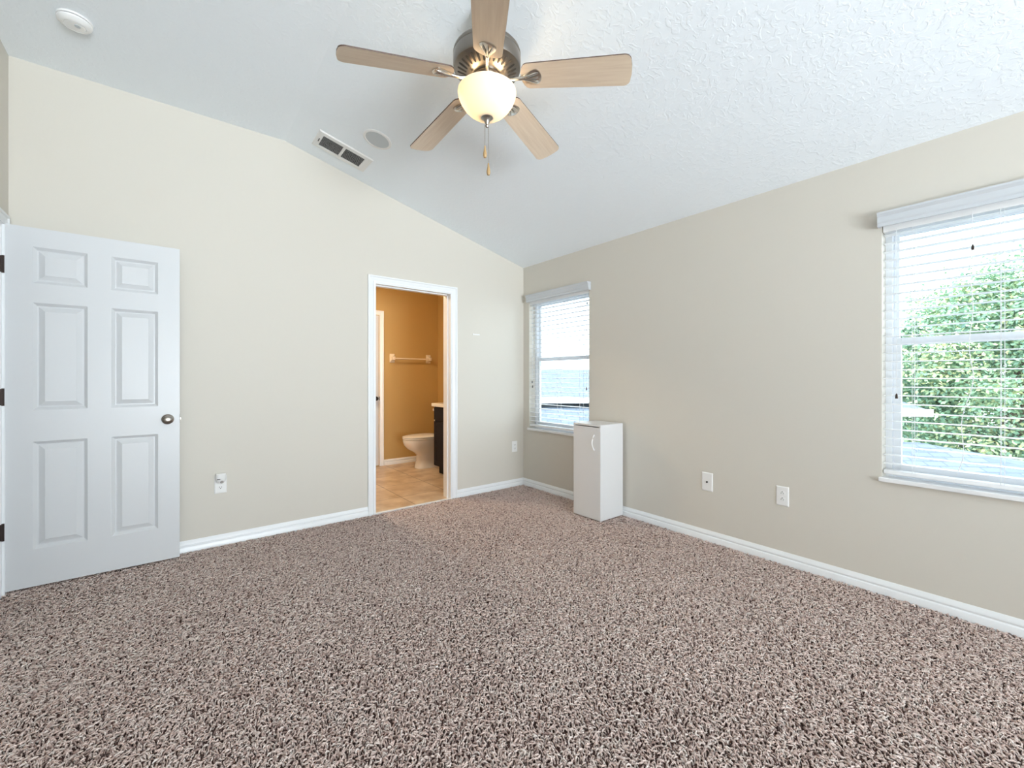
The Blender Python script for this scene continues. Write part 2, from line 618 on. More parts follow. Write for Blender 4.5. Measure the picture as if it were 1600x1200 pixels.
# ------------------------------------------------------------------ six-panel doors
def panel_door(b, x0, x1, z0, z1, yf, yb, rows, cols, s=-1, seg_in=((0.0, 0.0), (0.004, 0.0035), (0.016, 0.0135), (0.022, 0.0135), (0.046, 0.003), (0.048, 0.0015))):
    """leaf in XZ; front face at yf; panels sunk into front face. s=-1 front faces -Y"""
    xs = sorted(set([x0, x1] + [c for p in cols for c in p]))
    zs = sorted(set([z0, z1] + [c for p in rows for c in p]))
    for i in range(len(xs) - 1):
        for j in range(len(zs) - 1):
            X0, X1, Z0, Z1 = xs[i], xs[i + 1], zs[j], zs[j + 1]
            isp = any(abs(X0 - c[0]) < 1e-6 and abs(X1 - c[1]) < 1e-6 for c in cols) and \
                any(abs(Z0 - c[0]) < 1e-6 and abs(Z1 - c[1]) < 1e-6 for c in rows)
            if not isp:
                b.add([(X0, yf, Z0), (X1, yf, Z0), (X1, yf, Z1), (X0, yf, Z1)], [(0, 1, 2, 3)])
            else:
                rings = []
                for ins, dep in seg_in:
                    y = yf - s * dep
                    rings.append([(X0 + ins, y, Z0 + ins), (X1 - ins, y, Z0 + ins), (X1 - ins, y, Z1 - ins), (X0 + ins, y, Z1 - ins)])
                b.loft(rings, caps=False)
                b.add(rings[-1], [(0, 1, 2, 3)])
    b.add([(x0, yf, z0), (x1, yf, z0), (x1, yf, z1), (x0, yf, z1), (x0, yb, z0), (x1, yb, z0), (x1, yb, z1), (x0, yb, z1)],
          [(4, 7, 6, 5), (0, 4, 5, 1), (1, 5, 6, 2), (2, 6, 7, 3), (3, 7, 4, 0)])


def build_raw(b, name, m, parent=None):
    """like build, but merges doubles first (used for door leaves)"""
    import bmesh
    me = bpy.data.meshes.new(name)
    me.from_pydata(b.v, [], b.f)
    me.materials.append(m)
    bm = bmesh.new()
    bm.from_mesh(me)
    bmesh.ops.remove_doubles(bm, verts=bm.verts, dist=1e-5)
    bmesh.ops.recalc_face_normals(bm, faces=bm.faces)
    bm.to_mesh(me)
    bm.free()
    o = bpy.data.objects.new(name, me)
    C.objects.link(o)
    o.parent = parent
    return o


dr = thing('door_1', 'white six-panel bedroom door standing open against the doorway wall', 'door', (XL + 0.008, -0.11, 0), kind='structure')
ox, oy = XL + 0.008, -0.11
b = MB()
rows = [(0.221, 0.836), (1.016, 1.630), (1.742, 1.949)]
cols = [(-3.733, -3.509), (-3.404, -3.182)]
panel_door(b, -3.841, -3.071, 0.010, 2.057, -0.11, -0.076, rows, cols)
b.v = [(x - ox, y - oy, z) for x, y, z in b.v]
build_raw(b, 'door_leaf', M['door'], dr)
# knob: rose, neck, oval knob on the visible face
kz, kx = 0.929, -3.133 - ox
b = MB()
prof = [(0.0, 0.0), (0.033, 0.0), (0.033, 0.004), (0.028, 0.009), (0.013, 0.012), (0.0115, 0.026), (0.016, 0.032), (0.0255, 0.040), (0.029, 0.050),
        (0.0275, 0.059), (0.021, 0.064), (0.009, 0.066), (0.0, 0.066)]
b.lathe(prof, seg=32, caps=False)
b.v = [(kx + x, -z, kz + y * (0.86 if z > 0.03 else 1)) for x, y, z in b.v]
b.build('door_knob', M['nickel'], dr, smooth=True)['label'] = 'brushed nickel door knob'
b = MB()
b.box(-3.0713 - ox, -3.0698 - ox, 0.006, 0.030, kz - 0.03, kz + 0.03)
b.box(-3.070 - ox, -3.063 - ox, 0.013, 0.023, kz - 0.006, kz + 0.006)
b.build('latch', M['nickel'], dr, bevel=0.001)
for z in (1.828, 1.094, 0.3475):
    b = MB()
    b.box(XL - 0.040 - ox, XL + 0.003 - ox, LD0 - 0.0145 - oy, LD0 - 0.0118 - oy, z - 0.045, z + 0.045)
    b.lathe([(0.006, -0.048), (0.006, 0.048)], (XL + 0.005 - ox, LD0 - 0.006 - oy, z), 10)
    b.build('hinge', M['hinge'], dr)['label'] = 'dark bronze hinge'

# far bathroom door with casing, only its right edge in view
b = MB()
casing(b, -1.68, -0.8985, 2.060, lambda h, z, t: (h, BY - t, z))
tag(b.build('trim_6', M['trim'], smooth=True), 'white casing around the closet door inside the bathroom', 'door casing', kind='structure')
d2 = thing('door_2', 'white panelled door in the far bathroom wall, right edge showing', 'door', (-1.66, BY - 0.006, 0), kind='structure')
b = MB()
panel_door(b, 0.0, 0.752, 0.008, 2.052, 0.0, 0.0135, [(0.221, 0.836), (1.016, 1.630), (1.742, 1.949)], [(0.11, 0.335), (0.42, 0.645)])
b.v = [(x, y * 0.4, z) for x, y, z in b.v]
build_raw(b, 'door_leaf', M['door'], d2)
b = MB()
b.lathe(prof, seg=24, caps=False)
b.v = [(0.70 + x, -z, 0.92 + y) for x, y, z in b.v]
b.build('door_knob', M['hinge'], d2, smooth=True)['label'] = 'dark bronze door knob'
b = MB().box(0.7525, 0.7605, -0.012, -0.002, 0.895, 0.945)
b.build('strike_plate', M['hinge'], d2)['label'] = 'dark bronze strike plate'

# ------------------------------------------------------------------ windows
TW = ['single-hung window nearest the room corner, a roof outside', 'single-hung window at the right edge, a leafy tree outside']
for i, (ya, yb) in enumerate(WINS):
    W = abs(yb - ya)
    win = thing('window_%d' % (i + 1), TW[i], 'window', (0, ya, 0), kind='structure')
    # local: x as world, y = -(distance from ya)
    fz0, fz1 = WZ0, WZ1
    b = MB()
    fw = 0.030
    b.box(0.085, 0.150, 0, -fw, fz0, fz1)
    b.box(0.085, 0.150, -W + fw, -W, fz0, fz1)
    b.box(0.085, 0.150, -fw, -W + fw, fz1 - fw, fz1)
    b.box(0.085, 0.150, -fw, -W + fw, fz0, fz0 + 0.028)
    b.build('window_frame', M['vinyl'], win, bevel=0.002)

    def sash(x0, x1, z0, z1, st, rail_lo, rail_hi, name):
        b = MB()
        a, c = -fw - 0.0005, -W + fw + 0.0005
        b.box(x0, x1, a, a - st, z0, z1)
        b.box(x0, x1, c + st, c, z0, z1)
        b.box(x0, x1, a - st, c + st, z0, z0 + rail_lo)
        b.box(x0, x1, a - st, c + st, z1 - rail_hi, z1)
        o = b.build(name, M['vinyl'], win, bevel=0.002)
        b = MB().box((x0 + x1) / 2 - 0.002, (x0 + x1) / 2 + 0.002, a - st, c + st, z0 + rail_lo, z1 - rail_hi)
        b.build('pane', M['glass'], o)
    sash(0.122, 0.146, 1.385, fz1 - fw, 0.024, 0.042, 0.03, 'upper_sash')
    sash(0.092, 0.118, fz0 + 0.0285, 1.425, 0.036, 0.036, 0.036, 'lower_sash')
    b = MB().box(-0.022, 0.0845, 0.012, -W - 0.012, WZ0 - 0.024, WZ0)
    b.v = [(x, min(max(y, -W), 0) if x > 0 else y, z) for x, y, z in b.v]
    b.build('window_sill', M['marble'], win, bevel=0.004)


# ------------------------------------------------------------------ blinds
BL = ['white faux-wood blind on the window nearest the corner', 'white faux-wood blind on the window at the right edge']
for i, (ya, yb) in enumerate(WINS):
    W = abs(yb - ya)
    bl = thing('window_blind', BL[i], 'window blind', (0, ya, 0), group='white slatted window blinds')
    # valance with a moulded face and returns to the wall
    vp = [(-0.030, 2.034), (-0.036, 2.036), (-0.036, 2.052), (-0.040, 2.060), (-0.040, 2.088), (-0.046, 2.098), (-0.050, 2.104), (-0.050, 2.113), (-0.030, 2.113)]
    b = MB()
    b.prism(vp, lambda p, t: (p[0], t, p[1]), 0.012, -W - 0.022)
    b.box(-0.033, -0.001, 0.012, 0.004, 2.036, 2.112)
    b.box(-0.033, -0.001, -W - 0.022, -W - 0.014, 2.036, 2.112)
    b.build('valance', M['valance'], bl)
    b = MB().box(0.004, 0.056, -0.004, -W + 0.004, 2.010, 2.056)
    b.build('headrail', M['slat'], bl, bevel=0.002)
    b = MB()
    n = 28
    sp = 0.0470
    for k in range(n):
        z = 0.728 + k * sp
        if z > 2.004:
            break
        # gently crowned slat
        prof2 = [(0.004, -0.0015), (0.018, 0.0003), (0.030, 0.0010), (0.042, 0.0003), (0.056, -0.0015),
                 (0.056, -0.0040), (0.042, -0.0022), (0.030, -0.0015), (0.018, -0.0022), (0.004, -0.0040)]
        b.prism(prof2, lambda p, t, z=z: (p[0], t, z + p[1]), -0.006, -W + 0.006)
    b.build('slats', M['slat'], bl)
    b = MB().box(0.004, 0.056, -0.006, -W + 0.006, 0.668, 0.689)
    b.build('bottom_rail', M['slat'], bl, bevel=0.003)
    for yy in (-0.125, -W / 2, -W + 0.125):
        b = MB()
        for xx in (0.0025, 0.0575):
            b.tube([(xx, yy, 0.685), (xx, yy, 2.012)], 0.0011, 5)
            b.tube([(xx, yy - 0.012, 0.685), (xx, yy - 0.012, 2.012)], 0.0007, 5)
        b.build('ladder_cord', M['cord'], bl)

    def cord(pts, r=0.0012, tassel=True):
        b = MB().tube(pts, r, 6)
        c = b.build('lift_cord', M['cord'], bl)
        if tassel:
            p = pts[-1]
            b = MB().lathe([(0.002, 0.0), (0.0045, -0.006), (0.006, -0.022), (0.006, -0.028), (0.0, -0.028)], p, 10)
            b.build('tassel', M['hinge'], c, smooth=True)
    if i == 0:
        cord([(-0.004, -0.056, 2.02), (-0.004, -0.056, 1.17)])
        cord([(-0.004, -0.064, 2.02), (-0.004, -0.063, 1.12)])
        cord([(-0.004, -0.845, 2.02), (-0.004, -0.846, 1.11)])
        cord([(-0.004, -0.852, 2.02), (-0.004, -0.853, 1.93)])
    else:
        cord([(-0.004, -0.062, 2.02), (-0.004, -0.063, 1.115)])
        cord([(-0.004, -0.345, 2.02), (-0.004, -0.347, 1.86)])
        pts = []
        for k in range(40):
            t = k / 39
            z = 1.83 - t * 1.12
            y = -0.342 + 0.010 * math.sin(t * 19) * (0.3 + t) + 0.055 * max(0, t - 0.55) * 2.0
            pts.append((-0.003 + 0.002 * math.sin(t * 11), y, z))
        cord(pts, 0.0016, False)


# ------------------------------------------------------------------ carpet pile (one mass of tufts)
def carpet():
    rng = np.random.default_rng(3)
    x0, x1, y0, y1 = XL + 0.004, -0.016, -4.25, -0.008
    sp = 0.0098
    nx, ny = int((x1 - x0) / sp), int((y1 - y0) / sp)
    gx, gy = np.meshgrid(np.arange(nx), np.arange(ny))
    X = x0 + (gx.ravel() + rng.uniform(0.0, 1.0, nx * ny)) * sp
    Y = y0 + (gy.ravel() + rng.uniform(0.0, 1.0, nx * ny)) * sp
    keep = ~((X > DX0 - CW) & (X < DX1 + CW) & (Y > -0.02))
    X, Y = X[keep], Y[keep]
    n = len(X)

    def field(f, ph):
        return (np.sin(X * f + ph) * np.cos(Y * f * 0.83 + ph * 1.7) + np.sin((X + Y) * f * 0.61 + ph * 2.3)
                + 0.6 * np.sin(X * f * 2.3 - Y * f * 1.9 + ph))
    flow = field(2.1, 0.7) * 0.9 + 0.6 * field(5.5, 2.2)
    ang = flow + rng.normal(0, 1.15, n)
    lean = np.clip(rng.normal(0.0165, 0.005, n), 0.004, 0.028)
    ht = np.clip(rng.normal(0.0105, 0.0020, n), 0.005, 0.0145) + 0.0007 * field(3.3, 1.1) * 0.6
    rad = rng.uniform(0.0026, 0.0038, n)
    rot = rng.uniform(0, 2 * PI, n)
    curl = rng.normal(0, 0.9, n)
    V = np.zeros((n, 13, 3), np.float32)
    levels = [(0.0, 0.0, 0.9), (0.72, 0.16, 1.0), (1.0, 0.55, 1.05), (0.86, 0.92, 0.85)]
    for li, (hz, hl, rr) in enumerate(levels):
        a = ang + curl * hl
        cx = X + np.cos(a) * lean * hl
        cy = Y + np.sin(a) * lean * hl
        cz = FB + 0.0005 + ht * hz
        nx_, ny_ = -np.sin(a), np.cos(a)
        for s in range(3):
            th = rot * 0 + s * 2 * PI / 3 + PI / 2
            r_ = rad * rr
            if li < 1:
                V[:, li * 3 + s, 0] = cx + np.cos(th) * r_ * nx_ + np.sin(th) * r_ * np.cos(a)
                V[:, li * 3 + s, 1] = cy + np.cos(th) * r_ * ny_ + np.sin(th) * r_ * np.sin(a)
                V[:, li * 3 + s, 2] = cz
            else:
                V[:, li * 3 + s, 0] = cx + np.cos(th) * r_ * nx_
                V[:, li * 3 + s, 1] = cy + np.cos(th) * r_ * ny_
                V[:, li * 3 + s, 2] = cz + np.sin(th) * r_
    a = ang + curl
    V[:, 12, 0] = X + np.cos(a) * lean * 1.12
    V[:, 12, 1] = Y + np.sin(a) * lean * 1.12
    V[:, 12, 2] = FB + ht * 0.72
    np.clip(V[:, :, 0], XL + 0.001, -0.0145, out=V[:, :, 0])
    dmask = (V[:, :, 0] > DX0) & (V[:, :, 0] < DX1)
    V[:, :, 1] = np.minimum(V[:, :, 1], np.where(dmask, -0.007, -0.0145))
    F = []
    for li in range(3):
        for s in range(3):
            s2 = (s + 1) % 3
            F.append([li * 3 + s, li * 3 + s2, (li + 1) * 3 + s2, (li + 1) * 3 + s])
    T = [[9, 10, 12], [10, 11, 12], [11, 9, 12]]
    base = (np.arange(n, dtype=np.int32) * 13)[:, None, None]
    q = (np.array(F, np.int32)[None] + base).reshape(-1)
    t = (np.array(T, np.int32)[None] + base).reshape(-1)
    nq, ntz = n * 9, n * 3
    me = bpy.data.meshes.new('carpet_pile')
    me.vertices.add(n * 13)
    me.vertices.foreach_set('co', V.reshape(-1))
    me.loops.add(len(q) + len(t))
    me.loops.foreach_set('vertex_index', np.concatenate([q, t]))
    me.polygons.add(nq + ntz)
    ls = np.concatenate([np.arange(nq) * 4, nq * 4 + np.arange(ntz) * 3]).astype(np.int32)
    me.polygons.foreach_set('loop_start', ls)
    me.polygons.foreach_set('use_smooth', np.ones(nq + ntz, bool))
    me.update(calc_edges=True)
    at = me.attributes.new('tone', 'FLOAT', 'POINT')
    big = 0.05 * field(1.7, 0.3)
    tone = np.clip(rng.normal(0.56, 0.17, n) + big * 0.6, 0, 1)
    dk = rng.random(n) < 0.06
    tone[dk] = rng.uniform(0, 0.15, dk.sum())
    at.data.foreach_set('value', np.repeat(tone, 13).astype(np.float32))
    me.materials.append(M['carpet'])
    o = bpy.data.objects.new('carpet_pile', me)
    C.objects.link(o)
    tag(o, 'brown and beige flecked shag carpet covering the bedroom floor', 'carpet', kind='stuff')


carpet()

# ------------------------------------------------------------------ white cabinet by the corner window
cb = thing('cabinet', 'narrow white cabinet standing on the carpet below the corner window', 'cabinet', (-0.325, -1.388, 0))
CWD, CDP, CHT, T = 0.305, 0.296, 0.806, 0.015   # y-length, x-depth, height
b = MB()
cz0 = 0.007
b.box(0.0, CDP, 0, CWD, cz0, cz0 + T)                    # bottom
b.box(-0.001, CDP, 0, CWD, CHT - T, CHT)                 # top
b.box(0.0, CDP, 0, T, cz0 + T, CHT - T)                  # near side
b.box(0.0, CDP, CWD - T, CWD, cz0 + T, CHT - T)          # far side
b.box(CDP - 0.006, CDP, T, CWD - T, cz0 + T, CHT - T)    # back
b.box(0.02, CDP - 0.006, T, CWD - T, 0.40, 0.415)
b.build('body', M['cab'], cb, bevel=0.0008)
b = MB().box(-0.0015, 0.0135, 0.0015, CWD - 0.013, cz0 + 0.016, CHT - T - 0.008)
dd = b.build('door', M['cab'], cb, bevel=0.0012)
b = MB()
pts = [(-0.002 - 0.026 * math.sin(PI * k / 12), 0.070, 0.590 + 0.130 * k / 12) for k in range(13)]
pts[0] = (0.0, 0.070, 0.590)
pts[-1] = (0.0, 0.070, 0.720)
b.tube(pts, 0.0050, 10)
b.build('handle', M['cab_edge'], dd, smooth=True)['label'] = 'white arched plastic handle'


# ------------------------------------------------------------------ wall plates
def plate_mesh(b, w, h, t=0.006):
    # local: x along wall, z up, y = out of wall (negative = into the room)
    r = [(-w / 2, -h / 2), (w / 2, -h / 2), (w / 2, h / 2), (-w / 2, h / 2)]
    ins = 0.006
    b.loft([[(x, 0, z) for x, z in r], [(x, -t * 0.5, z) for x, z in r],
            [(x - math.copysign(ins, x), -t, z - math.copysign(ins, z)) for x, z in r]])


def socket(parent, zc, t=0.006, fl_=1):
    b = MB()
    n = 20
    ring = []
    for k in range(n):
        a = 2 * PI * k / n
        x, z = 0.0175 * math.cos(a), 0.0175 * math.sin(a)
        ring.append((x, max(min(z, 0.0135), -0.0135)))
    b.loft([[(x, -t + 0.001, zc + z) for x, z in ring], [(x, -t - 0.0018, zc + z) for x, z in ring]])
    o = b.build('socket', M['plate'], parent)
    b = MB()
    b.box(-0.0078, -0.0054, -t - 0.0021, -t - 0.001, zc - 0.003 * fl_, zc + 0.006 * fl_)
    b.box(0.0054, 0.0078, -t - 0.0021, -t - 0.001, zc - 0.002 * fl_, zc + 0.006 * fl_)
    b.lathe([(0.0032, -0.0021), (0.0032, -0.001)], seg=10)
    k = len(b.v) - 20
    b.v[k:] = [(x, z - t, zc - 0.008 * fl_ + y) for x, y, z in b.v[k:]]
    b.build('slots', M['dark'], o)


def wall_outlet(label, loc, rz, w=0.078, h=0.125, fl_=1):
    o = thing('wall_outlet', label, 'outlet', loc, (0, 0, rz), group='white duplex wall outlets')
    b = MB()
    plate_mesh(b, w, h)
    b.build('cover_plate', M['plate'], o)
    socket(o, 0.020, fl_=fl_)
    socket(o, -0.020, fl_=fl_)
    b = MB().lathe([(0.0025, 0), (0.0025, 0.001), (0.001, 0.0015)], seg=8)
    b.v = [(x, -0.006 - z, y) for x, y, z in b.v]
    b.build('screw', M['plate'], o)
    return o


wall_outlet('white duplex outlet low on the wall between the two windows, right of the coax plate', (0, -2.626, 0.4335), -PI / 2, 0.074, fl_=-1)
wall_outlet('white duplex outlet beside the room corner, right of the bathroom doorway', (-0.129, 0, 0.4385), 0, 0.072, 0.12)
wall_outlet('white duplex outlet behind the plug-in freshener, right of the open door', (-2.838, 0, 0.434), 0, 0.074)

cx = thing('coax_plate', 'white blank plate with one round black jack on the window wall', 'wall plate', (0, -2.127, 0.432), (0, 0, -PI / 2))
b = MB()
plate_mesh(b, 0.082, 0.136)
b.build('cover_plate', M['plate'], cx)
b = MB().lathe([(0.0065, 0), (0.0065, 0.003), (0.0045, 0.003), (0.0045, 0.009), (0.0, 0.009)], seg=14)
b.v = [(x, -0.006 - z, y - 0.002) for x, y, z in b.v]
b.build('jack', M['dark'], cx)['label'] = 'black round jack'

# plug-in air freshener on the upper socket
fr_ = thing('plug_in_freshener', 'white plug-in air freshener on the outlet right of the open door', 'air freshener', (-2.838, -0.0079, 0.470))
b = MB()
rings = []
for z, w_, d_ in ((-0.022, 0.020, 0.016), (-0.012, 0.028, 0.028), (0.000, 0.032, 0.034), (0.02, 0.034, 0.037), (0.040, 0.033, 0.036), (0.046, 0.029, 0.030)):
    ring = []
    for k in range(16):
        a = PI * k / 15
        ring.append((w_ * math.cos(a), -d_ * math.sin(a) ** 0.7 if 0 < k < 15 else 0.0, z))
    rings.append(ring)
b.loft(rings)
b.build('body', M['plate'], fr_, smooth=True)
b = MB().lathe([(0.008, 0.0), (0.010, 0.004), (0.008, 0.009), (0.0, 0.009)], seg=16)
b.v = [(x + 0.006, -z - 0.026, y - 0.014) for x, y, z in b.v]
b.build('dial', M['nickel_dark'], fr_, smooth=True)
b = MB().box(-0.024, -0.004, -0.0365, -0.034, 0.006, 0.010)
b.build('wick_slot', M['dark'], fr_)

# little white strip on the wall
b = MB()
b.box(-0.040, 0.040, -0.002, 0, -0.006, 0.006)
b.box(-0.046, -0.036, -0.006, -0.002, -0.010, 0.010)
o = b.build('adhesive_strip', M['plate'], bevel=0.002, loc=(-0.636, 0, 1.65))
tag(o, 'tiny white adhesive strip on the wall right of the bathroom doorway', 'strip')

# ------------------------------------------------------------------ ceiling things
R_slope = Matrix(((math.cos(ALPHA), 0, -math.sin(ALPHA)), (0, -1, 0), (-math.sin(ALPHA), 0, -math.cos(ALPHA)))).transposed()


def on_slope(name, label, cat, x, y):
    o = thing(name, label, cat)
    o.matrix_world = Matrix.Translation((x, y, ceil_z(x))) @ R_slope.to_4x4()
    return o


# air register: local x along slope, y toward the viewer, z into room
av = on_slope('air_vent', 'white rectangular louvred air vent on the sloped ceiling', 'vent', -2.068, -0.288)
LX, LY = 0.206, 0.120
b = MB()
ix0, ix1, iy = -0.165, 0.150, 0.078
rings = [[(-LX, -LY, 0), (LX, -LY, 0), (LX, LY, 0), (-LX, LY, 0)],
         [(-LX + 0.006, -LY + 0.006, 0.009), (LX - 0.006, -LY + 0.006, 0.009), (LX - 0.006, LY - 0.006, 0.009), (-LX + 0.006, LY - 0.006, 0.009)],
         [(ix0 - 0.006, -iy - 0.006, 0.0115), (ix1 + 0.006, -iy - 0.006, 0.0115), (ix1 + 0.006, iy + 0.006, 0.0115), (ix0 - 0.006, iy + 0.006, 0.0115)],
         [(ix0, -iy, 0.010), (ix1, -iy, 0.010), (ix1, iy, 0.010), (ix0, iy, 0.010)],
         [(ix0, -iy, 0.001), (ix1, -iy, 0.001), (ix1, iy, 0.001), (ix0, iy, 0.001)]]
b.loft(rings, caps=False)
b.box(-0.016, 0.002, -iy, iy, 0.0015, 0.0105)
b.build('frame', M['vent'], av)
b = MB().box(ix0, ix1, -iy, iy, 0.0006, 0.0014)
b.build('duct', M['dark'], av)['label'] = 'dark duct opening'
b = MB()
for k in range(9):
    y = -iy + 0.006 + k * 0.0168
    for (xa, xb) in ((ix0, -0.016), (0.002, ix1)):
        b.prism([(y - 0.0040, 0.0040), (y - 0.0034, 0.0032), (y + 0.0066, 0.0090), (y + 0.0060, 0.0098)], lambda p, t: (t, p[0], p[1]), xa, xb)
b.build('louvres', M['vent'], av)
b = MB().box(-0.183, -0.178, -0.018, 0.022, 0.010, 0.016)
b.build('damper_lever', M['dark'], av)

# in-ceiling speaker
sp_ = on_slope('ceiling_speaker', 'round white-rimmed speaker with grey grille in the sloped ceiling', 'speaker', -1.943, -0.678)
b = MB().lathe([(0.101, 0.0), (0.101, 0.004), (0.097, 0.0075), (0.086, 0.0085), (0.083, 0.006), (0.083, 0.001)], seg=56, caps=False)
b.build('rim', M['plate'], sp_, smooth=True)
b = MB().lathe([(0.0, 0.0060), (0.04, 0.0062), (0.083, 0.0052), (0.083, 0.001)], seg=56, caps=False)
b.build('grille', M['grille'], sp_, smooth=True)['label'] = 'grey mesh grille'

# smoke detector on the flat part
sd = thing('smoke_detector', 'round white smoke detector on the flat ceiling at upper left', 'smoke detector', (-3.503, -0.585, HH), (PI, 0, 0))
b = MB().lathe([(0.0, 0), (0.068, 0), (0.068, 0.010), (0.064, 0.0105), (0.064, 0.013), (0.067, 0.0135), (0.066, 0.022), (0.056, 0.032), (0.044, 0.036),
                (0.041, 0.033), (0.038, 0.036), (0.0, 0.038)], seg=48, caps=False)
b.build('housing', M['plate'], sd, smooth=True)
b = MB().lathe([(0.0, 0.036), (0.012, 0.036), (0.012, 0.0395), (0.0, 0.0395)], (0.012, 0.012, 0), seg=20, caps=False)
b.build('test_button', M['grille'], sd, smooth=True)
b = MB().lathe([(0.0642, 0.0100), (0.0646, 0.0100), (0.0646, 0.0134), (0.0642, 0.0134)], seg=48, caps=False)
b.build('vent_gap', M['dark'], sd)

# ------------------------------------------------------------------ ceiling fan
FX, FY = -1.932, -2.046
fan = thing('ceiling_fan', 'brushed nickel ceiling fan with five wood blades and lit frosted bowl light', 'ceiling fan', (FX, FY, 0))
b = MB().lathe([(0.0, 2.945), (0.068, 2.945), (0.068, 2.90), (0.060, 2.875), (0.035, 2.855), (0.016, 2.85), (0.0, 2.85)], seg=40, caps=False)
b.build('canopy', M['nickel'], fan, smooth=True)
b = MB().lathe([(0.0135, 2.79), (0.0135, 2.86)], seg=20)
b.build('downrod', M['nickel'], fan, smooth=True)
b = MB().lathe([(0.0, 2.800), (0.05, 2.798), (0.11, 2.780), (0.150, 2.752), (0.157, 2.744), (0.160, 2.735), (0.160, 2.728), (0.158, 2.724),
                (0.160, 2.720), (0.160, 2.672), (0.156, 2.664), (0.150, 2.662), (0.147, 2.658), (0.088, 2.634), (0.070, 2.632), (0.0, 2.632)], seg=64, caps=False)
mh = b.build('motor_housing', M['nickel_housing'], fan, smooth=True)
# radial cooling slots in the underside cone
b = MB()
ns = 30
for k in range(ns):
    a = 2 * PI * k / ns
    ca, sa = math.cos(a), math.sin(a)
    pr = []
    for (r, hw) in ((0.098, 0.0022), (0.102, 0.0046), (0.112, 0.0054), (0.130, 0.0062), (0.137, 0.0050), (0.140, 0.0022)):
        z = 2.634 + (r - 0.088) * (2.658 - 2.634) / (0.147 - 0.088) - 0.0007
        pr.append((r, hw, z))
    top = [(r * ca - hw * sa, r * sa + hw * ca, z) for r, hw, z in pr]
    bot = [(r * ca + hw * sa, r * sa - hw * ca, z) for r, hw, z in reversed(pr)]
    ring = top + bot
    b.loft([ring, [(x, y, z + 0.003) for x, y, z in ring]])
b.build('vent_slots', M['dark'], mh)
b = MB().lathe([(0.0, 2.632), (0.062, 2.632), (0.066, 2.622), (0.066, 2.600), (0.058, 2.588), (0.045, 2.575), (0.045, 2.560), (0.0, 2.560)], seg=40, caps=False)
b.build('switch_housing', M['nickel'], fan, smooth=True)
# light kit bowl (open at the top) with thickness
outer = [(0.028, 2.436), (0.046, 2.440), (0.068, 2.450), (0.090, 2.466), (0.110, 2.487), (0.126, 2.512), (0.1355, 2.536), (0.1385, 2.553), (0.137, 2.562), (0.131, 2.566)]
inner = [(r - 0.004, z + 0.003) for r, z in reversed(outer)]
inner[-1] = (0.024, 2.4435)
b = MB().lathe(outer + inner, seg=72, caps=False)
bowl = b.build('glass_bowl', M['bowl'], fan, smooth=True)
bowl['label'] = 'lit cream frosted glass bowl'
b = MB().lathe([(0.0, 2.450), (0.031, 2.4445), (0.031, 2.439), (0.024, 2.432), (0.015, 2.424), (0.011, 2.412), (0.007, 2.404), (0.009, 2.399), (0.006, 2.392), (0.0, 2.390)], seg=32, caps=False)
b.build('finial', M['nickel'], fan, smooth=True)
# two bulbs inside
RV = Vector((0.785, -0.62, 0))
for q in (-1, 1):
    p = RV * 0.055 * q
    b = MB().lathe([(0.0, -0.028), (0.014, -0.025), (0.022, -0.010), (0.022, 0.003), (0.013, 0.022), (0.012, 0.036), (0.0, 0.036)], (p.x, p.y, 2.525), seg=24, caps=False)
    mbulb = M.get('bulb')
    if not mbulb:
        mbulb = mat('bulb_glow', (0.9, 0.85, 0.75), 0.4)
        mbulb.node_tree.nodes['Principled BSDF'].inputs['Emission Color'].default_value = (1.0, 0.72, 0.40, 1)
        M['bulb'] = mbulb
    mbulb.node_tree.nodes['Principled BSDF'].inputs['Emission Strength'].default_value = 3
    b.build('bulb', mbulb, fan, smooth=True)
for q, en in ((-1, 0.9), (1, 1.9)):
    p = RV * 0.075 * q
    lo = light('bulb_light', 'POINT', (p.x, p.y, 2.522), (0, 0, 0), en, (1.0, 0.74, 0.46), shadow_soft_size=0.03)
    lo.parent = fan

# blades
TH, DROOP, PITCH = -2.1602, 0.1054, -0.2308


def blade_outline():
    pts = []
    r0, r1, w0, w1 = 0.165, 0.668, 0.064, 0.0755
    # root: rounded
    for k in range(9):
        a = PI / 2 + PI * k / 8
        pts.append((r0 + 0.035 + 0.035 * math.cos(a), w0 * math.sin(a) * (0.86 + 0.14 * abs(math.sin(a)))))
    # tip corners
    rc = 0.03
    for k in range(7):
        a = -PI / 2 + (PI / 2) * k / 6
        pts.append((r1 - rc + rc * math.cos(a) - 0.004, -w1 + rc + rc * math.sin(a)))
    pts.append((r1, -0.02))
    pts.append((r1, 0.02))
    for k in range(7):
        a = (PI / 2) * k / 6
        pts.append((r1 - rc + rc * math.cos(a) - 0.004, w1 - rc + rc * math.sin(a)))
    return pts


b = MB()
po = blade_outline()
n = len(po)
b.add([(x, y, -0.003) for x, y in po], [tuple(range(n))], 0)
b.add([(x, y, 0.003) for x, y in po], [tuple(range(n))], 0)
b.loft([[(x, y, -0.003) for x, y in po], [(x, y, 0.003) for x, y in po]], mi=1, caps=False)
rotm = Matrix.Rotation(0, 4, 'Z')
blade0 = b.build('blade', [M['blade'], M['blade_edge']], fan)
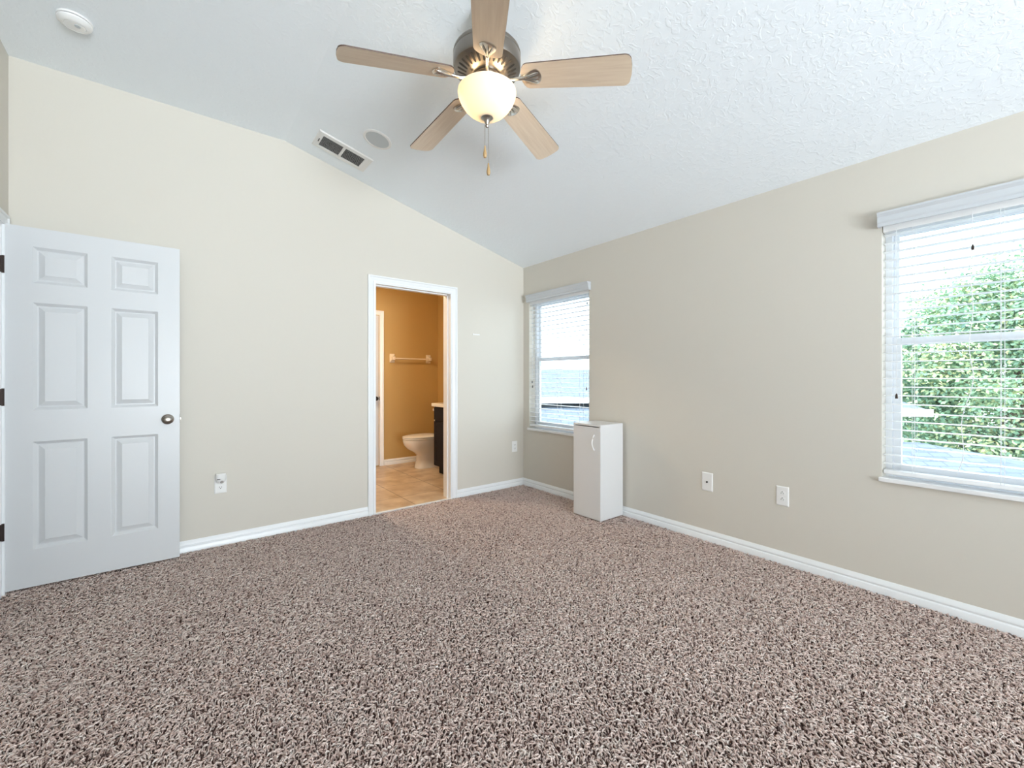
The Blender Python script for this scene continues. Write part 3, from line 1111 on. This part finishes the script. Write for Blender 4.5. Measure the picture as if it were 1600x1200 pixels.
# bracket: ridged shield under the blade, arm back to the motor
b = MB()
shield = [(0.176, 0.011), (0.195, 0.017), (0.215, 0.029), (0.232, 0.036), (0.245, 0.036), (0.256, 0.026), (0.262, 0.012), (0.264, 0.0)]
shield = shield + [(x, -y) for x, y in reversed(shield[:-1])]
ns_ = len(shield)
cxs = 0.226
r1_ = [(x, y, -0.0035) for x, y in shield]
r2_ = [(x, y, -0.0075) for x, y in shield]
r3_ = [(cxs + (x - cxs) * 0.82, y * 0.8, -0.0105) for x, y in shield]
b.loft([r1_, r2_, r3_])
for s in (-1, 0, 1):   # raised flutes
    b.tube([(0.172, 0.004 * s, -0.012), (0.205, 0.010 * s, -0.0135), (0.235, 0.020 * s, -0.0125), (0.252, 0.022 * s, -0.009)],
           [0.0045, 0.0050, 0.0055, 0.002], 8)
b.tube([(0.075, 0, -0.002), (0.10, 0, -0.010), (0.13, 0, -0.014), (0.16, 0, -0.013), (0.185, 0, -0.010)], [0.011, 0.009, 0.0075, 0.008, 0.010], 12)
br0 = b.build('blade_bracket', M['nickel_light'], blade0, smooth=True)
br0['label'] = 'nickel blade bracket with fluted shield'


def place_blade(o, k):
    o.matrix_parent_inverse = Matrix.Identity(4)
    o.matrix_basis = Matrix.Translation((0, 0, 2.6251)) @ Matrix.Rotation(TH + k * 2 * PI / 5, 4, 'Z') @ \
        Matrix.Rotation(DROOP, 4, 'Y') @ Matrix.Rotation(PITCH, 4, 'X')


place_blade(blade0, 0)
for k in range(1, 5):
    bb = blade0.copy()
    C.objects.link(bb)
    bb.parent = fan
    place_blade(bb, k)
    b2 = br0.copy()
    C.objects.link(b2)
    b2.parent = bb

# pull chains with wooden fobs
for (q, z1, dep) in ((-0.0125, 2.305, 0.0), (0.004, 2.222, -0.01)):
    px, py = RV.x * q + 0.003, RV.y * q
    b = MB()
    z = 2.402
    b.tube([(px, py, 2.405), (px, py, z1)], 0.0008, 5)
    while z > z1:
        b.lathe([(0.0, -0.0016), (0.0016, 0), (0.0, 0.0016)], (px, py, z), 6, caps=False)
        z -= 0.0048
    c = b.build('pull_chain', M['nickel'], fan)
    b = MB().lathe([(0.0, 0.002), (0.003, 0.0), (0.0045, -0.012), (0.0085, -0.034), (0.0090, -0.046), (0.006, -0.056), (0.0, -0.058)], (px, py, z1), 18, caps=False)
    b.build('fob', M['fob'], c, smooth=True)['label'] = 'amber wooden fob'


# ------------------------------------------------------------------ bathroom contents
def oval(cx_, cy_, a_front, a_back, bw, z, n=36, p=2.3):
    """oval in XY, long axis along -x (front) ; superellipse"""
    r = []
    for k in range(n):
        t = 2 * PI * k / n
        c, s = math.cos(t), math.sin(t)
        ax = a_back if c > 0 else a_front
        r.append((cx_ + ax * math.copysign(abs(c) ** (2 / p), c), cy_ + bw * math.copysign(abs(s) ** (2 / p), s), z))
    return r


TY = 1.56
tl = thing('toilet', 'white porcelain toilet beside the dark vanity in the bathroom', 'toilet', (-0.40, TY, 0))
b = MB()
rings = [oval(0.0, 0, 0.170, 0.20, 0.110, -0.004, p=3), oval(0.0, 0, 0.166, 0.20, 0.106, 0.03, p=3), oval(0.0, 0, 0.150, 0.19, 0.094, 0.10, p=2.8),
         oval(-0.005, 0, 0.146, 0.19, 0.092, 0.17), oval(-0.03, 0, 0.170, 0.20, 0.108, 0.215), oval(-0.055, 0, 0.225, 0.21, 0.140, 0.260),
         oval(-0.06, 0, 0.262, 0.21, 0.166, 0.310), oval(-0.06, 0, 0.276, 0.21, 0.178, 0.355), oval(-0.06, 0, 0.276, 0.21, 0.180, 0.382), oval(-0.06, 0, 0.268, 0.20, 0.172, 0.388)]
b.loft(rings)
b.box(0.12, 0.30, -0.10, 0.10, 0.20, 0.38)
b.build('bowl', M['porcelain'], tl, smooth=True)
b = MB().loft([oval(-0.06, 0, 0.278, 0.20, 0.182, 0.3895), oval(-0.06, 0, 0.282, 0.20, 0.186, 0.393), oval(-0.06, 0, 0.282, 0.20, 0.186, 0.404), oval(-0.06, 0, 0.276, 0.20, 0.180, 0.407)])
b.build('seat', M['porcelain'], tl, smooth=True)
b = MB().loft([oval(-0.06, 0, 0.276, 0.20, 0.180, 0.410), oval(-0.06, 0, 0.283, 0.205, 0.187, 0.414), oval(-0.06, 0, 0.281, 0.205, 0.185, 0.424), oval(-0.06, 0, 0.24, 0.18, 0.15, 0.4335), oval(-0.06, 0, 0.12, 0.1, 0.07, 0.436)])
b.build('lid', M['porcelain'], tl, smooth=True)
b = MB().loft([[(x * 0.92, y * 0.92, z) if z < 0.41 else (x, y, z) for x, y, z in r] for r in
               [[(0.20, -0.20, z), (0.385, -0.20, z), (0.385, 0.20, z), (0.20, 0.20, z)] for z in (0.385, 0.42, 0.73)]])
tk = b.build('tank', M['porcelain'], tl, bevel=0.02, segs=3)
b = MB().box(0.192, 0.388, -0.212, 0.212, 0.7305, 0.765)
b.build('tank_lid', M['porcelain'], tl, bevel=0.008)
b = MB().tube([(0.198, -0.15, 0.68), (0.185, -0.15, 0.68), (0.182, -0.09, 0.672)], 0.006, 8)
b.build('flush_lever', M['nickel'], tk)

vn = thing('vanity', 'dark espresso bathroom vanity with a cream countertop', 'vanity', (0, 0, 0))
VX, VY0, VY1 = -0.530, WT + 0.012, 1.135
b = MB()
b.box(VX + 0.018, -0.002, VY0, VY1, 0.095, 0.842)
b.box(VX + 0.075, -0.002, VY0 + 0.01, VY1 - 0.01, -0.004, 0.095)
b.build('body', M['espresso'], vn, bevel=0.001)
for q in range(2):
    ya_, yb_ = (VY1 - 0.006 - 0.485 * (q + 1), VY1 - 0.006 - 0.485 * q - 0.006)
    b = MB()
    b.box(VX + 0.001, VX + 0.018, ya_, yb_, 0.105, 0.655)
    b.box(VX - 0.001, VX + 0.001, ya_, ya_ + 0.055, 0.105, 0.655)
    b.box(VX - 0.001, VX + 0.001, yb_ - 0.055, yb_, 0.105, 0.655)
    b.box(VX - 0.001, VX + 0.001, ya_ + 0.055, yb_ - 0.055, 0.600, 0.655)
    b.box(VX - 0.001, VX + 0.001, ya_ + 0.055, yb_ - 0.055, 0.105, 0.160)
    dd = b.build('door', M['espresso'], vn)
    yk = ya_ + 0.03 if q == 0 else yb_ - 0.03
    b = MB().lathe([(0.0, 0.0), (0.005, 0.0), (0.005, 0.012), (0.013, 0.018), (0.012, 0.024), (0.0, 0.026)], seg=16, caps=False)
    b.v = [(VX - 0.001 - z, yk + x, 0.60 + y) for x, y, z in b.v]
    b.build('knob', M['nickel'], dd, smooth=True)
b = MB().box(VX + 0.001, VX + 0.018, VY0 + 0.03, VY1 - 0.006, 0.675, 0.830)
b.build('drawer_front', M['espresso'], vn, bevel=0.002)
b = MB().box(VX - 0.025, -0.002, VY0 - 0.010, VY1 + 0.012, 0.8425, 0.884)
b.build('countertop', M['counter'], vn, bevel=0.006)
b = MB().box(-0.022, -0.002, VY0 - 0.010, VY1 + 0.012, 0.8845, 0.98)
b.build('backsplash', M['counter'], vn, bevel=0.003)

tb = thing('towel_bar', 'cream ceramic towel bar on the ochre bathroom wall', 'towel bar', (-0.44, BY, 1.474))
for sx in (-0.278, 0.278):
    b = MB()
    b.loft([[(sx - 0.036, 0, -0.062), (sx + 0.036, 0, -0.062), (sx + 0.036, 0, 0.062), (sx - 0.036, 0, 0.062)],
            [(sx - 0.036, -0.010, -0.062), (sx + 0.036, -0.010, -0.062), (sx + 0.036, -0.010, 0.062), (sx - 0.036, -0.010, 0.062)],
            [(sx - 0.020, -0.035, -0.030), (sx + 0.020, -0.035, -0.030), (sx + 0.020, -0.035, 0.030), (sx - 0.020, -0.035, 0.030)],
            [(sx - 0.016, -0.085, -0.026), (sx + 0.016, -0.085, -0.026), (sx + 0.016, -0.085, 0.022), (sx - 0.016, -0.085, 0.022)]])
    b.build('wall_bracket', M['ceramic'], tb, bevel=0.006)
b = MB().tube([(-0.268, -0.065, -0.004), (0.268, -0.065, -0.004)], 0.0105, 16)
b.build('bar', M['ceramic'], tb, smooth=True)

# bathroom ceiling light, out of sight from the bedroom
vl = thing('ceiling_light', 'warm frosted dome light on the bathroom ceiling', 'ceiling light', (-1.75, 0.95, 2.44))
b = MB().lathe([(0.0, 0.0), (0.165, 0.0), (0.165, -0.022), (0.158, -0.028), (0.0, -0.028)], seg=40, caps=False)
b.build('base', M['nickel'], vl, smooth=True)
glow = mat('dome_glow', (0.9, 0.85, 0.75), 0.4)
bsdf(glow).inputs['Emission Color'].default_value = (1.0, 0.80, 0.55, 1)
bsdf(glow).inputs['Emission Strength'].default_value = 95
b = MB().lathe([(0.150, -0.029), (0.148, -0.050), (0.120, -0.080), (0.07, -0.098), (0.0, -0.105)], seg=40, caps=False)
b.build('dome', glow, vl, smooth=True)


# ------------------------------------------------------------------ outside
g = MB().box(-14, 60, -40, 50, -3.3, -3.2)
tag(g.build('ground', M['grass']), 'pale pavement far below the windows', 'ground', kind='structure')

FW = Vector((0.61985, 0.78472, 0))
RW = Vector((0.78472, -0.61985, 0))


def from_cam(d, u):
    t = (u - 800) / FPX
    return Vector((CX, CY, 0)) + FW * d + RW * t * d


def slope_slab(b, x0, x1, ya, za, yb, zb, th=0.12, mi=0):
    b.prism([(ya, za), (yb, zb), (yb, zb - th), (ya, za - th)], lambda p, t: (t, p[0], p[1]), x0, x1, mi)


# neighbour house seen by the corner window: upper and lower shingle roofs
p = from_cam(11, 880)
h1 = thing('neighbor_house', 'neighbouring house with grey-blue shingle roofs beyond the corner window', 'house', (p.x, p.y, -3.2), (0, 0, math.radians(-YAW)))
OZ = 3.2
b = MB()
slope_slab(b, -3.6, 4, 0, 0.68 + OZ, 4.2, 1.50 + OZ)
slope_slab(b, -3.6, 4, 8.4, 0.68 + OZ, 4.2, 1.50 + OZ)
b.build('upper_roof', M['shingle'], h1)
b = MB()
slope_slab(b, -3.8, 4.0, -4.0, -0.70 + OZ, 0.5, 0.57 + OZ)
b.build('lower_roof', M['shingle'], h1)
b = MB()
b.box(-3.4, 3.8, 0.45, 8.0, 0, 0.70 + OZ)
b.box(-3.6, 3.8, -3.7, 0.5, 0, -0.75 + OZ)
b.build('walls', M['siding'], h1)
b = MB()
b.box(-3.65, 4.05, -0.06, -0.003, 0.55 + OZ, 0.70 + OZ)
b.box(-3.85, 4.05, -4.06, -4.003, -0.90 + OZ, -0.73 + OZ)
b.build('fascia', M['fascia'], h1)

# pale blue house and a low shingle roof seen by the right window
p = from_cam(9.5, 1400)
h2 = thing('neighbor_house', 'pale blue house with a low shingle roof beyond the right-edge window', 'house', (p.x, p.y, -3.2), (0, 0, math.radians(-YAW - 8)))
b = MB()
b.box(-2.2, 0.10, 0.0, 3.0, 0, 0.45 + OZ)
b.build('walls', M['siding'], h2)
b = MB()
slope_slab(b, -2.5, 0.35, -0.4, 0.52 + OZ, 1.8, 0.95 + OZ)
slope_slab(b, -2.5, 0.35, 4.0, 0.52 + OZ, 1.8, 0.95 + OZ)
b.build('upper_roof', M['shingle'], h2)
b = MB().box(-2.55, 0.40, -0.46, -0.403, 0.38 + OZ, 0.54 + OZ)
b.build('fascia', M['fascia'], h2)
b = MB()
b.add([(-2.2, -0.9, -0.10 + OZ), (-0.2, -0.9, -0.10 + OZ), (4.6, -1.6, -0.95 + OZ), (4.6, -4.2, -1.3 + OZ), (-2.2, -4.2, -1.3 + OZ),
       (-2.2, -0.9, -0.25 + OZ), (-0.2, -0.9, -0.25 + OZ), (4.6, -1.6, -1.1 + OZ), (4.6, -4.2, -1.45 + OZ), (-2.2, -4.2, -1.45 + OZ)],
      [(0, 1, 4), (1, 2, 3), (1, 3, 4), (5, 9, 6), (6, 8, 7), (6, 9, 8), (0, 5, 6, 1), (1, 6, 7, 2), (2, 7, 8, 3), (3, 8, 9, 4), (4, 9, 5, 0)])
b.build('lower_roof', M['shingle'], h2)

# leafy tree
p = from_cam(12.0, 1600)
tree = thing('tree', 'leafy green tree with yellowing leaves outside the right-edge window', 'tree', (p.x, p.y, -3.2))
rg = random.Random(11)
centers = []
for k in range(130):
    while True:
        u_, v_, w_ = rg.uniform(-1, 1), rg.uniform(-1, 1), rg.uniform(-1, 1)
        if 0.15 < u_ * u_ + v_ * v_ + w_ * w_ < 1:
            break
    taper = 1.0 - 0.35 * max(0, w_)
    centers.append(Vector((u_ * 3.4 * taper, v_ * 3.4 * taper, OZ + 0.9 + w_ * 3.3)))
rngn = np.random.default_rng(5)
LV, LF, tone = [], [], []
for c in centers:
    base_t = rg.uniform(0.25, 0.75)
    cr = rg.uniform(0.6, 1.05)
    for k in range(620):
        d = Vector((rg.gauss(0, 1), rg.gauss(0, 1), rg.gauss(0, 0.8))) * cr * 0.5
        pos = c + d
        ax = Vector((rg.gauss(0, 1), rg.gauss(0, 1), rg.gauss(-0.3, 0.6))).normalized()
        sd_ = ax.cross(Vector((rg.gauss(0, 1), rg.gauss(0, 1), rg.gauss(0, 1)))).normalized()
        ln, wd = rg.uniform(0.09, 0.15), rg.uniform(0.028, 0.048)
        o_ = len(LV)
        nrm = ax.cross(sd_)
        LV += [tuple(pos), tuple(pos + ax * ln * 0.5 + sd_ * wd + nrm * 0.008), tuple(pos + ax * ln), tuple(pos + ax * ln * 0.5 - sd_ * wd + nrm * 0.008)]
        LF.append((o_, o_ + 1, o_ + 2, o_ + 3))
        tt = min(1, max(0, rg.gauss(base_t, 0.18)))
        tone += [tt] * 4
me = bpy.data.meshes.new('foliage')
me.from_pydata(LV, [], LF)
at = me.attributes.new('tone', 'FLOAT', 'POINT')
at.data.foreach_set('value', tone)
me.materials.append(M['leaf'])
fo = bpy.data.objects.new('foliage', me)
C.objects.link(fo)
fo.parent = tree
b = MB()
b.tube([(0, 0, 0), (0.05, 0.03, 1.2), (0.0, 0.1, 2.2), (0.1, 0.0, 3.6), (0.0, 0.0, 5.2)], [0.2, 0.16, 0.13, 0.08, 0.03], 12)
b.build('trunk', M['bark'], tree, smooth=True)
b = MB()
for c in centers[::2]:
    z0 = max(1.6, c.z - 1.3)
    b.tube([(0.03, 0.05, z0), (c.x * 0.45, c.y * 0.45, z0 + (c.z - z0) * 0.6), tuple(c)], [0.045, 0.028, 0.008], 6)
b.build('branches', M['bark'], tree)
